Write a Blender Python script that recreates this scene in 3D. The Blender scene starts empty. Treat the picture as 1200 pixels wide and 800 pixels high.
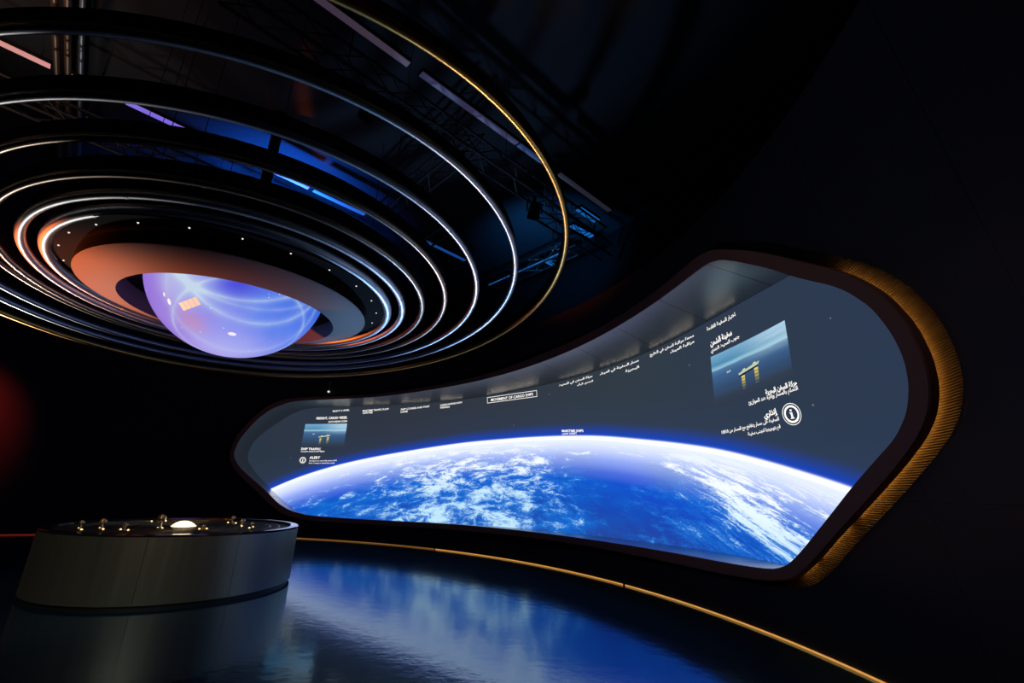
import bpy, bmesh, math, random
from mathutils import Vector, Matrix, Quaternion
random.seed(7)
PI = math.pi
scn = bpy.context.scene
COL = scn.collection
vs = scn.view_settings
scn.display_settings.display_device = 'sRGB'
vs.view_transform = 'Standard'; vs.look = 'None'; vs.exposure = 0.0; vs.gamma = 1.0
vs.use_curve_mapping = False

# ------------------------------------------------------------------ helpers
def lin(c):
    return tuple(((v/255)/12.92 if v/255 <= .04045 else ((v/255+.055)/1.055)**2.4) for v in c)

def mat(name, base=(0.5,)*3, metal=0.0, rough=0.5, emit=None, estr=1.0, spec=0.5, ior=1.5, coat=0.0):
    m = bpy.data.materials.new(name); m.use_nodes = True
    b = m.node_tree.nodes['Principled BSDF']
    b.inputs['Base Color'].default_value = (*base, 1)
    b.inputs['Metallic'].default_value = metal
    b.inputs['Roughness'].default_value = rough
    b.inputs['Specular IOR Level'].default_value = spec
    b.inputs['IOR'].default_value = ior
    b.inputs['Coat Weight'].default_value = coat
    if emit is not None:
        b.inputs['Emission Color'].default_value = (*emit, 1)
        b.inputs['Emission Strength'].default_value = estr
    return m

class NG:
    """small helper for node graphs"""
    def __init__(s, m):
        s.m = m; s.t = m.node_tree; s.n = s.t.nodes; s.l = s.t.links
    def new(s, typ, **kw):
        nd = s.n.new(typ)
        for k, v in kw.items(): setattr(nd, k, v)
        return nd
    def link(s, a, b): s.l.new(a, b)
    def put(s, sock, v):
        if isinstance(v, bpy.types.NodeSocket): s.l.new(v, sock)
        elif isinstance(v, (tuple, list)) and sock.type == 'RGBA' and len(v) == 3: sock.default_value = (*v, 1)
        else: sock.default_value = v
    def math(s, op, a, b=0.0, c=None, clamp=False):
        nd = s.new('ShaderNodeMath', operation=op, use_clamp=clamp)
        s.put(nd.inputs[0], a); s.put(nd.inputs[1], b)
        if c is not None: s.put(nd.inputs[2], c)
        return nd.outputs[0]
    def attr(s, name):
        nd = s.new('ShaderNodeAttribute'); nd.attribute_name = name; return nd
    def comb(s, x, y, z=0.0):
        nd = s.new('ShaderNodeCombineXYZ')
        for i, v in enumerate((x, y, z)): s.put(nd.inputs[i], v)
        return nd.outputs[0]
    def noise(s, vec, scale, detail=4, rough=.55, dist=0.0):
        nd = s.new('ShaderNodeTexNoise'); s.put(nd.inputs['Vector'], vec)
        nd.inputs['Scale'].default_value = scale; nd.inputs['Detail'].default_value = detail
        nd.inputs['Roughness'].default_value = rough; nd.inputs['Distortion'].default_value = dist
        return nd
    def ramp(s, fac, stops, interp='LINEAR'):
        nd = s.new('ShaderNodeValToRGB'); s.put(nd.inputs[0], fac)
        cr = nd.color_ramp; cr.interpolation = interp
        while len(cr.elements) < len(stops): cr.elements.new(.5)
        for e, (p, c) in zip(cr.elements, stops):
            e.position = p; e.color = (*c, 1) if len(c) == 3 else c
        return nd.outputs[0]
    def mix(s, f, a, b, mode='MIX'):
        nd = s.new('ShaderNodeMix', data_type='RGBA', blend_type=mode)
        s.put(nd.inputs[0], f); s.put(nd.inputs[6], a); s.put(nd.inputs[7], b)
        return nd.outputs[2]
    def smooth(s, v, a, b):
        nd = s.new('ShaderNodeMapRange', interpolation_type='SMOOTHSTEP')
        s.put(nd.inputs[0], v); nd.inputs[1].default_value = a; nd.inputs[2].default_value = b
        return nd.outputs[0]

def obj(name, verts, faces, m=None, parent=None, smooth=False, loc=None):
    me = bpy.data.meshes.new(name); me.from_pydata([tuple(v) for v in verts], [], faces); me.update()
    if m is not None: me.materials.append(m)
    if smooth:
        for p in me.polygons: p.use_smooth = True
    o = bpy.data.objects.new(name, me); COL.objects.link(o)
    if parent is not None: o.parent = parent
    if loc is not None: o.location = loc
    return o

def recalc(o):
    bm = bmesh.new(); bm.from_mesh(o.data)
    bmesh.ops.recalc_face_normals(bm, faces=bm.faces); bm.to_mesh(o.data); bm.free(); return o

class MB:
    """collects primitives into one mesh"""
    def __init__(s): s.v = []; s.f = []
    def add(s, v, f):
        k = len(s.v); s.v += [tuple(x) for x in v]; s.f += [tuple(i+k for i in t) for t in f]; return s
    def box(s, c, size, M=None):
        a, b, d = (x/2 for x in size)
        vv = [Vector((x, y, z)) for x in (-a, a) for y in (-b, b) for z in (-d, d)]
        if M is not None: vv = [M @ v for v in vv]
        vv = [v + Vector(c) for v in vv]
        return s.add(vv, [(0,1,3,2),(4,6,7,5),(0,4,5,1),(2,3,7,6),(0,2,6,4),(1,5,7,3)])
    def tube(s, pts, r, n=10, closed=False, caps=True):
        pts = [Vector(p) for p in pts]; N = len(pts); rings = []
        for i, p in enumerate(pts):
            if closed: t = pts[(i+1) % N]-pts[i-1]
            else: t = pts[min(i+1, N-1)]-pts[max(i-1, 0)]
            t.normalize()
            up = Vector((0,0,1)) if abs(t.z) < .9 else Vector((1,0,0))
            a = t.cross(up).normalized(); b = a.cross(t)
            rr = r[i] if isinstance(r, (list, tuple)) else r
            rings.append([p + rr*(math.cos(2*PI*j/n)*a + math.sin(2*PI*j/n)*b) for j in range(n)])
        v = [x for q in rings for x in q]; f = []
        for i in range(N if closed else N-1):
            k = (i+1) % N
            for j in range(n): f.append((i*n+j, i*n+(j+1) % n, k*n+(j+1) % n, k*n+j))
        if not closed and caps:
            f.append(tuple(reversed(range(n)))); f.append(tuple(range((N-1)*n, N*n)))
        return s.add(v, f)
    def lathe(s, prof, n=96, a0=0.0, a1=2*PI, closed_profile=False, c=(0,0,0)):
        full = abs(a1-a0-2*PI) < 1e-6; k = len(prof); m = n if full else n+1; v = []; f = []
        for i in range(m):
            a = a0+(a1-a0)*i/n
            for r, z in prof: v.append((c[0]+r*math.cos(a), c[1]+r*math.sin(a), c[2]+z))
        for i in range(n):
            q = (i+1) % m
            for j in range(k if closed_profile else k-1):
                jj = (j+1) % k; f.append((i*k+j, q*k+j, q*k+jj, i*k+jj))
        if not full and closed_profile:
            f.append(tuple(range(k))); f.append(tuple(reversed(range((m-1)*k, m*k))))
        return s.add(v, f)
    def build(s, name, m=None, parent=None, smooth=False, loc=None, angle=None):
        o = obj(name, s.v, s.f, m, parent, smooth, loc); recalc(o)
        if smooth and angle: o.data.set_sharp_from_angle(angle=math.radians(angle))
        return o

def tag(o, label=None, cat=None, group=None, kind=None):
    if label: o['label'] = label
    if cat: o['category'] = cat
    if group: o['group'] = group
    if kind: o['kind'] = kind
    return o
def thing(name, label, cat, loc=(0,0,0), group=None):
    o = bpy.data.objects.new(name, None); COL.objects.link(o); o.location = loc
    return tag(o, label, cat, group)
def copy_tree(o, parent=None):
    c = o.copy(); COL.objects.link(c)
    if parent is not None: c.parent = parent
    for ch in list(o.children): copy_tree(ch, c)
    return c

# ------------------------------------------------------------------ camera
F_PX, PITCH, ROLL, CAM_H = 540.0, math.radians(17.85), math.radians(2.07), 1.6
cp, sp, c_, s_ = math.cos(PITCH), math.sin(PITCH), math.cos(ROLL), math.sin(ROLL)
right = Vector((c_, -sp*s_, cp*s_)); up = Vector((-s_, -sp*c_, cp*c_)); fwd = Vector((0, cp, sp))
cam_d = bpy.data.cameras.new('camera'); cam = bpy.data.objects.new('camera', cam_d); COL.objects.link(cam)
cam_d.sensor_width = 36; cam_d.lens = F_PX/1200*36; cam_d.clip_start = .05; cam_d.clip_end = 200
cam.matrix_world = Matrix(((right.x, up.x, -fwd.x, 0), (right.y, up.y, -fwd.y, 0), (right.z, up.z, -fwd.z, CAM_H), (0, 0, 0, 1)))
scn.camera = cam
w = bpy.data.worlds.new('dark'); scn.world = w; w.use_nodes = True
w.node_tree.nodes['Background'].inputs[0].default_value = (0, 0, 0, 1)

# ------------------------------------------------------------------ room: a rotunda whose wall leans inward
CX, CY, R0, LEAN, WTOP = -7.33, 4.09, 10.95, 0.15, 5.45
def wp(az, z, off=0.0):
    a = math.radians(az); r = R0+off-LEAN*z
    return Vector((CX+r*math.cos(a), CY+r*math.sin(a), z))

# outlines (azimuth round the room, height) of the opening, measured along the wall
OUT = [(96.45, 2.267), (95.9, 2.852), (93.56, 3.435), (91.2, 3.85), (88.13, 4.08), (83.5, 4.15), (76.32, 4.181), (71.35, 4.228), (66.27, 4.281), (61.11, 4.336), (50.65, 4.453), (44.04, 4.542), (37.65, 4.655), (25.49, 4.76), (18.06, 4.83), (12.78, 4.884), (10.4, 4.9), (8.44, 4.83), (4.6, 4.441), (1.2, 3.99), (-1.96, 3.564), (-3.5, 3.24), (-4.25, 2.93), (-4.38, 2.649), (-4.1, 2.429), (-3.44, 2.24), (-2.5, 2.09), (-1.08, 1.92), (1.77, 1.6), (4.62, 1.273), (6.92, 0.973), (8.9, 0.75), (11.55, 0.64), (16.42, 0.585), (24.61, 0.574), (34.5, 0.58), (45.85, 0.57), (51.9, 0.56), (63.51, 0.53), (75.0, 0.50), (83.0, 0.53), (86.2, .65), (88.25, 0.84), (90.56, 1.191), (95.12, 1.853)]
INN = [(95.8, 2.32), (95.1, 2.8), (92.81, 3.389), (90.4, 3.76), (87.04, 4.0), (82.5, 4.06), (71.32, 4.126), (61.11, 4.235), (50.7, 4.33), (33.7, 4.50), (21.92, 4.628), (14.89, 4.69), (11.08, 4.71), (9.3, 4.70), (7.9, 4.62), (6.4, 4.46), (3.47, 4.106), (1.5, 3.82), (-1.33, 3.478), (-2.71, 3.187), (-3.27, 2.922), (-3.4, 2.7), (-3.15, 2.5), (-2.52, 2.303), (-1.42, 2.125), (0.3, 1.954), (2.37, 1.733), (5.17, 1.385), (7.58, 1.07), (9.11, 0.885), (10.6, 0.80), (14.3, 0.755), (24.38, 0.73), (34.38, 0.715), (55, .70), (72, .64), (82, .66), (85.4, .78), (87.6, .98), (89.9, 1.35), (94.4, 1.95)]
def ray_at(poly, th, cen=(46.0, 2.6), sc=(50.0, 2.2)):
    dx, dy = math.cos(th), math.sin(th); best = 0
    P = [((a-cen[0])/sc[0], (z-cen[1])/sc[1]) for a, z in poly]
    for i in range(len(P)):
        (x1, y1), (x2, y2) = P[i-1], P[i]
        ex, ey = x2-x1, y2-y1; den = dx*ey-dy*ex
        if abs(den) < 1e-12: continue
        t = (x1*ey-y1*ex)/den; u = (x1*dy-y1*dx)/den
        if -1e-9 <= u <= 1+1e-9 and t > best: best = t
    return (cen[0]+sc[0]*best*dx, cen[1]+sc[1]*best*dy)
def smooth_loop(poly, it=2):
    for _ in range(it):                                   # Chaikin corner cutting
        q = []
        for i in range(len(poly)):
            a, b = poly[i], poly[(i+1) % len(poly)]
            q += [(a[0]*.8+b[0]*.2, a[1]*.8+b[1]*.2), (a[0]*.2+b[0]*.8, a[1]*.2+b[1]*.8)]
        poly = q
    return poly
OUTs, INNs = smooth_loop(OUT), smooth_loop(INN)
NL = 420
THS = []
for i in range(NL):                                       # directions, denser toward both ends of the long opening
    THS.append(2*PI*i/NL - .0*math.sin(4*PI*i/NL))
LO = [ray_at(OUTs, t) for t in THS]
LI = [ray_at(INNs, t) for t in THS]
SCR = [(96.3, 2.30), (95.5, 2.88), (93.0, 3.33), (90.6, 3.70), (88.3, 3.93), (85.3, 4.02), (76.04, 4.08), (64.11, 4.13), (56.55, 4.18), (40.48, 4.31), (33.26, 4.37), (26.57, 4.44), (20.41, 4.54), (13.95, 4.62), (9.08, 4.62), (5.5, 4.58), (3.0, 4.2), (.2, 3.6), (-1.2, 3.1), (-1.6, 2.7), (-.9, 2.35), (1.2, 2.0), (4.5, 1.6), (7.5, 1.2), (9.6, .86), (11.5, .71), (15, .69), (19.26, 0.70), (26.52, 0.69), (40.28, 0.655), (51.07, 0.635), (66, .58), (78.64, 0.53), (84, .55), (87, .66), (89.2, .92), (91.3, 1.25), (94.6, 1.85)]
LS = [ray_at(smooth_loop(SCR, 1), t) for t in THS]
def toward(p, q, d):       # point d metres (along the wall) from p toward q
    dx, dz = (q[0]-p[0])*.19, q[1]-p[1]; L = math.hypot(dx, dz) or 1
    return (p[0]+(q[0]-p[0])*d/L, p[1]+(q[1]-p[1])*d/L)

# wall material: charcoal panels, joints on a 7.2 degree grid and one level joint
m_wall = mat('charcoal_wall_panels', (.018, .018, .024), 0, .6, spec=.3)
g = NG(m_wall)
uv = g.new('ShaderNodeUVMap', uv_map='wall'); sx = g.new('ShaderNodeSeparateXYZ'); g.link(uv.outputs[0], sx.inputs[0])
per = g.math('FRACT', g.math('DIVIDE', g.math('ADD', sx.outputs[0], 1.2+3.6+360), 7.2))
d1 = g.math('ABSOLUTE', g.math('SUBTRACT', per, .5))
j1 = g.math('LESS_THAN', d1, .0055)
j2 = g.math('LESS_THAN', g.math('ABSOLUTE', g.math('SUBTRACT', sx.outputs[1], 1.62)), .007)
jj = g.math('MAXIMUM', j1, j2)
nz = g.noise(uv.outputs[0], .8, 3)
cc = g.mix(nz.outputs[0], (.012, .012, .017), (.020, .020, .027))
g.link(g.mix(jj, cc, (.001, .001, .0015)), m_wall.node_tree.nodes['Principled BSDF'].inputs['Base Color'])
bp = g.new('ShaderNodeBump'); bp.inputs['Strength'].default_value = .5; bp.inputs['Distance'].default_value = .01; bp.invert = True
g.link(jj, bp.inputs['Height']); g.link(bp.outputs[0], m_wall.node_tree.nodes['Principled BSDF'].inputs['Normal'])

def wall_mesh(name, pts_rows, faces):
    v = [wp(a, z) for a, z in pts_rows]
    o = obj(name, v, faces, m_wall, smooth=True)
    ul = o.data.uv_layers.new(name='wall')
    for lp in o.data.loops: ul.data[lp.index].uv = pts_rows[lp.vertex_index]
    return o
# region with the opening
A0, A1 = -12.0, 102.0
rect = [(A0, 0), (A1, 0), (A1, WTOP), (A0, WTOP)]
K = 10; rows = []; fc = []
hole = [toward(LO[i], LI[i], -.17) for i in range(NL)]     # the wall stops just behind the frame's lip
for k in range(K+1):
    for i in range(NL):
        R_ = ray_at(rect, THS[i]); t = k/K
        rows.append((hole[i][0]*(1-t)+R_[0]*t, hole[i][1]*(1-t)+R_[1]*t))
for k in range(K):
    for i in range(NL):
        j = (i+1) % NL; fc.append((k*NL+i, k*NL+j, (k+1)*NL+j, (k+1)*NL+i))
for (ca, cz) in rect:                                     # corner fill triangles
    best = min(range(NL), key=lambda i: 0 if False else 0) if False else None
b0 = K*NL
def side(p):
    return ('L' if abs(p[0]-A1) < 1e-6 else 'R' if abs(p[0]-A0) < 1e-6 else 'T' if abs(p[1]-WTOP) < 1e-6 else 'B')
for i in range(NL):
    j = (i+1) % NL; a, b = rows[b0+i], rows[b0+j]
    if side(a) != side(b):
        c = min(rect, key=lambda r: abs(r[0]-(a[0]+b[0])/2)/50+abs(r[1]-(a[1]+b[1])/2)/2.2)
        rows.append(c); fc.append((b0+i, b0+j, len(rows)-1))
tag(wall_mesh('wall_front', rows, fc), kind='structure')
# the rest of the rotunda
rows = []; fc = []; n = 164; zs = [0, 1.3, 2.6, 4, WTOP]
for i in range(n+1):
    a = A1+(360-(A1-A0))*i/n
    for z in zs: rows.append((a, z))
for i in range(n):
    for k in range(4): fc.append((i*5+k, (i+1)*5+k, (i+1)*5+k+1, i*5+k+1))
tag(wall_mesh('wall_back', rows, fc), kind='structure')

m_black = mat('black_matte_paint', (.004, .004, .005), 0, .8, spec=.2)
m_ceil = mat('near_black_ceiling', (.028, .03, .036), 0, .9, spec=.1)
CZ = 8.2
rt = R0-LEAN*WTOP
tag(MB().lathe([(rt, WTOP), (11.9, WTOP+.02), (11.9, CZ)], 128, c=(CX, CY, 0)).build('wall_upper', m_black, smooth=False), kind='structure')
tag(MB().lathe([(0, CZ), (4, CZ), (8, CZ), (12.2, CZ)], 96, c=(CX, CY, 0)).build('ceiling', m_ceil), kind='structure')

# floor: dark polished resin
m_floor = mat('polished_dark_resin', (.006, .008, .012), 0, .1, spec=.5, ior=2.7)
m_floor.node_tree.nodes['Principled BSDF'].inputs['Specular Tint'].default_value = (.36, .72, 1.0, 1)
g = NG(m_floor); bs = m_floor.node_tree.nodes['Principled BSDF']
tc = g.new('ShaderNodeTexCoord')
n1 = g.noise(tc.outputs['Object'], .9, 5, .6)
n2 = g.noise(tc.outputs['Object'], 6, 4, .6)
g.link(g.mix(n1.outputs[0], (.004, .020, .036), (.008, .030, .050)), bs.inputs['Base Color'])
g.link(g.math('ADD', g.math('MULTIPLY', n1.outputs[0], .06), .075), bs.inputs['Roughness'])
bp = g.new('ShaderNodeBump'); bp.inputs['Strength'].default_value = .10; bp.inputs['Distance'].default_value = .02
g.link(n2.outputs[0], bp.inputs['Height']); g.link(bp.outputs[0], bs.inputs['Normal'])
tag(MB().lathe([(0, 0), (4, 0), (8, 0), (12.4, 0)], 128, c=(CX, CY, 0)).build('floor', m_floor), kind='structure')

# ------------------------------------------------------------------ frame of the media wall
m_lip = mat('bronze_frame_face', (.32, .14, .10), .0, .7, spec=.2)
m_reveal = mat('brushed_dark_steel', (.30, .29, .28), .95, .24)
g = NG(m_reveal); bs = m_reveal.node_tree.nodes['Principled BSDF']
uv = g.new('ShaderNodeUVMap', uv_map='reveal'); sx = g.new('ShaderNodeSeparateXYZ'); g.link(uv.outputs[0], sx.inputs[0])
bs.inputs['Roughness'].default_value = .33
j = g.math('LESS_THAN', g.math('ABSOLUTE', g.math('SUBTRACT', g.math('FRACT', g.math('ADD', g.math('DIVIDE', sx.outputs[0], 7.2), 50.17)), .5)), .004)
g.link(g.mix(j, (.50, .46, .40), (.02, .02, .02)), bs.inputs['Base Color'])
PROUD, DEPTH = -.10, 1.10
frame = thing('screen_frame', 'dark bronze frame with deep steel reveal around the curved Earth screen', 'frame', wp(46, .55, -.1))
def child_mesh(name, v, f, m, parent, smooth=True):
    root = parent
    while root.parent is not None: root = root.parent
    o = obj(name, [Vector(x)-root.location for x in v], f, m, parent, smooth); return o
def band(name, loops, m, parent, smooth=True, uvs=None):
    v = [p for lp in loops for p in lp]; f = []
    for k in range(len(loops)-1):
        for i in range(NL):
            q = (i+1) % NL; f.append((k*NL+i, k*NL+q, (k+1)*NL+q, (k+1)*NL+i))
    o = child_mesh(name, v, f, m, parent, smooth)
    if uvs:
        ul = o.data.uv_layers.new(name='reveal')
        for lp in o.data.loops:
            k, i = divmod(lp.vertex_index, NL); ul.data[lp.index].uv = (uvs[i][0], k/(len(loops)-1))
    return o
lip_loops = [[wp(*toward(LO[i], LI[i], .010), -.03) for i in range(NL)],
             [wp(*LO[i], -.03) for i in range(NL)],
             [wp(*LO[i], PROUD+.012) for i in range(NL)],
             [wp(*toward(LO[i], LI[i], .012), PROUD) for i in range(NL)],
             [wp(*LI[i], PROUD) for i in range(NL)],
             [wp(*LI[i], PROUD+.02) for i in range(NL)]]
band('frame_face', lip_loops, m_lip, frame, smooth=False)
rl = []
for k in range(7):
    t = k/6
    rl.append([wp(LI[i][0]*(1-t)+LS[i][0]*t, LI[i][1]*(1-t)+LS[i][1]*t, PROUD+.02+(DEPTH+.04-PROUD-.02)*t) for i in range(NL)])
rv = band('reveal_panel', rl, m_reveal, frame, uvs=LI)
m_led = mat('warm_led', (.8, .5, .2), emit=lin((255, 164, 60)), estr=70.0)
led = MB()
idx = [i for i in range(NL) if LO[i % NL][0] < (-1.2 if LO[i % NL][1] > 2.6 else 8.7)]
LEDSEG = []; cut_ = [k for k in idx if abs(LO[k % NL][1]-1.42) < .022 or abs(LO[k % NL][1]-1.0) < .022]
run = []
for k in idx:
    if k in cut_:
        if len(run) > 2: LEDSEG.append((run[0], run[-1]+1))
        run = []
    else: run.append(k)
if len(run) > 2: LEDSEG.append((run[0], run[-1]+1))
for i0, i1 in LEDSEG:
    led.tube([wp(*toward(LO[i % NL], LI[i % NL], .088), .012)-frame.location for i in range(i0, i1)], .006, 6)
tag(led.build('led_strip', m_led, frame, True), 'hidden golden LED strip')
m_rib = mat('ribbed_dark_metal', (.018, .018, .020), 0, .9, spec=.05)
g = NG(m_rib); uv = g.new('ShaderNodeUVMap', uv_map='reveal'); tc = g.new('ShaderNodeTexCoord'); sx = g.new('ShaderNodeSeparateXYZ'); g.link(tc.outputs['Object'], sx.inputs[0])
wv = g.math('SINE', g.math('MULTIPLY', sx.outputs[2], 2*PI/.02))
bp = g.new('ShaderNodeBump'); bp.inputs['Strength'].default_value = .9; bp.inputs['Distance'].default_value = .004
g.link(wv, bp.inputs['Height']); g.link(bp.outputs[0], m_rib.node_tree.nodes['Principled BSDF'].inputs['Normal'])
band('ribbed_backing', [[wp(*toward(LO[i], LI[i], .10), .045) for i in range(NL)],
                        [wp(*toward(LO[i], LI[i], -.03), .030) for i in range(NL)],
                        [wp(*toward(LO[i], LI[i], -.12), .006) for i in range(NL)],
                        [wp(*toward(LO[i], LI[i], -.175), -.002) for i in range(NL)]], m_rib, frame)

# ------------------------------------------------------------------ the curved screen
LIMB = [(100, .3), (96, .82), (91.79, 1.36), (86.31, 1.85), (79.26, 2.27), (70.28, 2.61), (59.44, 2.87), (50.21, 2.95), (42.85, 2.94), (35.98, 2.86), (28.62, 2.67), (23.27, 2.5), (19.51, 2.35), (15.47, 2.14), (12.05, 1.94), (9.32, 1.77), (4, 1.40), (0, 1.05), (-6, .4)]
def limb(az):
    P = LIMB
    for i in range(len(P)-1):
        if P[i][0] >= az >= P[i+1][0]:
            p0 = P[max(i-1, 0)]; p1 = P[i]; p2 = P[i+1]; p3 = P[min(i+2, len(P)-1)]
            t = (p1[0]-az)/(p1[0]-p2[0])
            m1 = (p2[1]-p0[1])/(p2[0]-p0[0])*(p2[0]-p1[0]); m2 = (p3[1]-p1[1])/(p3[0]-p1[0])*(p2[0]-p1[0])
            return ((2*t**3-3*t*t+1)*p1[1]+(t**3-2*t*t+t)*m1+(-2*t**3+3*t*t)*p2[1]+(t**3-t*t)*m2)
    return P[-1][1]
m_scr = bpy.data.materials.new('earth_screen'); m_scr.use_nodes = True
g = NG(m_scr); g.n.clear()
out = g.new('ShaderNodeOutputMaterial'); em = g.new('ShaderNodeEmission'); g.link(em.outputs[0], out.inputs[0])
uv = g.new('ShaderNodeUVMap', uv_map='screen'); sx = g.new('ShaderNodeSeparateXYZ'); g.link(uv.outputs[0], sx.inputs[0])
S_, B_ = sx.outputs[0], sx.outputs[1]                      # azimuth, metres below the limb
# space above
space = g.ramp(g.math('DIVIDE', S_, 100), [(0, lin((44, 58, 82))), (.12, lin((46, 59, 78))), (.3, lin((50, 60, 71))), (.7, lin((48, 54, 66))), (1, lin((42, 54, 70)))])
hgt = g.smooth(g.math('MULTIPLY', B_, -1), 0.0, 1.2)
space = g.mix(hgt, g.mix(.3, space, lin((46, 64, 100))), space)
vor = g.new('ShaderNodeTexVoronoi'); vor.inputs['Scale'].default_value = 1.0
g.link(g.comb(g.math('MULTIPLY', S_, .42), g.math('MULTIPLY', B_, 2.1)), vor.inputs['Vector'])
star = g.math('MULTIPLY', g.math('LESS_THAN', vor.outputs['Distance'], .028), .35)
space = g.mix(star, space, (.5, .55, .6))
glow = g.math('POWER', g.math('SUBTRACT', 1.0, g.math('MULTIPLY', g.math('MAXIMUM', g.math('MULTIPLY', B_, -1), 0.0), 1/.36, clamp=True)), 1.6)
space = g.mix(glow, space, lin((8, 72, 205)))
# ocean and clouds, foreshortened toward the limb
W_ = g.math('POWER', g.math('MAXIMUM', B_, 0.001), .62)
X_ = g.math('MULTIPLY', S_, .095)
co = g.comb(X_, g.math('MULTIPLY', W_, 2.3))
warp = g.noise(co, 1.4, 3)
vadd = g.new('ShaderNodeVectorMath', operation='MULTIPLY_ADD'); g.link(warp.outputs['Color'], vadd.inputs[0]); vadd.inputs[1].default_value = (.55, .35, 0); g.link(co, vadd.inputs[2])
# diagonal streaks on the right
ro = g.new('ShaderNodeVectorRotate', rotation_type='Z_AXIS'); g.link(vadd.outputs[0], ro.inputs['Vector']); ro.inputs['Angle'].default_value = math.radians(42)
ms = g.new('ShaderNodeMapping'); g.link(ro.outputs[0], ms.inputs[0]); ms.inputs['Scale'].default_value = (1.0, 3.4, 1)
streak = g.noise(ms.outputs[0], 2.8, 12, .70)
puff = g.noise(vadd.outputs[0], 4.2, 12, .70, .3)
fine = g.noise(vadd.outputs[0], 34, 6, .75)
rmask = g.smooth(S_, 31, 19)                               # 1 toward the right end
cl = g.mix(rmask, puff.outputs[0], streak.outputs[0])
cl = g.math('ADD', cl, g.math('MULTIPLY', g.math('SUBTRACT', fine.outputs[0], .5), .50))
def bump(v, c, wd):
    return g.math('EXPONENT', g.math('MULTIPLY', g.math('POWER', g.math('ABSOLUTE', g.math('DIVIDE', g.math('SUBTRACT', v, c), wd)), 2.0), -1.0))
cov = g.math('ADD', g.math('MULTIPLY', bump(S_, 63, 15), .14), g.math('MULTIPLY', bump(S_, 48, 6), .06))
big = g.noise(co, 1.9, 2)
cov = g.math('ADD', cov, g.math('MULTIPLY', g.math('SUBTRACT', big.outputs[0], .5), .42))
diag = g.math('SUBTRACT', S_, g.math('SUBTRACT', 25.0, g.math('MULTIPLY', B_, 8.0)))
cov = g.math('ADD', cov, g.math('MULTIPLY', bump(diag, 0, 5), .20))
cov = g.math('ADD', cov, g.math('MULTIPLY', bump(diag, -9, 5), .10))
cov = g.math('SUBTRACT', cov, g.math('MULTIPLY', g.math('MULTIPLY', bump(S_, 34, 5.5), g.smooth(B_, .3, .8)), .14))
cov = g.math('SUBTRACT', cov, g.math('MULTIPLY', bump(S_, 82, 9), .06))
clouds = g.smooth(g.math('ADD', cl, cov), .57, .75)
ocean = g.ramp(g.math('DIVIDE', B_, 2.4), [(0, lin((120, 160, 255))), (.10, lin((58, 118, 238))), (.32, lin((18, 80, 208))), (.62, lin((22, 66, 172))), (1, lin((38, 64, 136)))])
tint = g.noise(co, .9, 3)
ocean = g.mix(g.smooth(tint.outputs[0], .4, .7), ocean, lin((16, 90, 190)))
cyan = g.mix(g.smooth(g.math('ADD', cl, cov), .40, .66), ocean, lin((28, 112, 206)))
haze = g.ramp(g.math('DIVIDE', B_, 1.0), [(0, (1,1,1)), (.14, (.96,)*3), (.28, (.76,)*3), (.5, (.36,)*3), (.78, (.09,)*3), (1, (0,)*3)])
hz2 = g.math('MULTIPLY', haze, 1.0)
white = g.mix(g.smooth(B_, .1, 1.6), (1.0, 1.0, 1.05), (.48, .72, .88))
body = g.mix(clouds, cyan, white)
body = g.mix(hz2, body, lin((222, 230, 255)))
right_bright = g.math('ADD', 1.0, g.math('MULTIPLY', g.smooth(S_, 34, 12), .25))
edge = g.smooth(B_, -.035, .02)
colr = g.mix(edge, space, body)
rim = bump(B_, .035, .04)
colr = g.mix(g.math('MULTIPLY', rim, .85), colr, (1.15, 1.2, 1.3))
g.link(colr, em.inputs['Color'])
g.link(g.math('ADD', 1.0, g.math('MULTIPLY', edge, .15)), em.inputs['Strength'])
# screen mesh fills the opening at the back of the reveal
KS = 46; rows = []
cen = (46.0, 2.55)
for k in range(KS+1):
    t = k/KS
    for i in range(NL):
        p = LS[i]; rows.append((cen[0]+(p[0]-cen[0])*t, cen[1]+(p[1]-cen[1])*t))
fc = [(k*NL+i, k*NL+(i+1) % NL, (k+1)*NL+(i+1) % NL, (k+1)*NL+i) for k in range(KS) for i in range(NL)]
screen = thing('curved_screen', 'long curved media screen showing the blue Earth limb in space', 'screen', wp(46, .6, DEPTH))
so = child_mesh('display_surface', [wp(a, z, DEPTH) for a, z in rows], fc, m_scr, screen)
ul = so.data.uv_layers.new(name='screen')
for lp in so.data.loops:
    a, z = rows[lp.vertex_index]; ul.data[lp.index].uv = (a, limb(a)-z)

# --- writing on the screen
AR = {}                                                   # letter: isolated presentation form, number of forms
for ch, code, nf in [('ا',0xFE8D,2),('ب',0xFE8F,4),('ة',0xFE93,2),('ت',0xFE95,4),('ث',0xFE99,4),('ج',0xFE9D,4),('ح',0xFEA1,4),('خ',0xFEA5,4),('د',0xFEA9,2),('ذ',0xFEAB,2),('ر',0xFEAD,2),('ز',0xFEAF,2),('س',0xFEB1,4),('ش',0xFEB5,4),('ص',0xFEB9,4),('ض',0xFEBD,4),('ط',0xFEC1,4),('ع',0xFEC9,4),('غ',0xFECD,4),('ف',0xFED1,4),('ق',0xFED5,4),('ك',0xFED9,4),('ل',0xFEDD,4),('م',0xFEE1,4),('ن',0xFEE5,4),('ه',0xFEE9,4),('و',0xFEED,2),('ى',0xFEEF,2),('ي',0xFEF1,4),('إ',0xFE87,2),('أ',0xFE83,2)]:
    AR[ch] = (code, nf)
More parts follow.
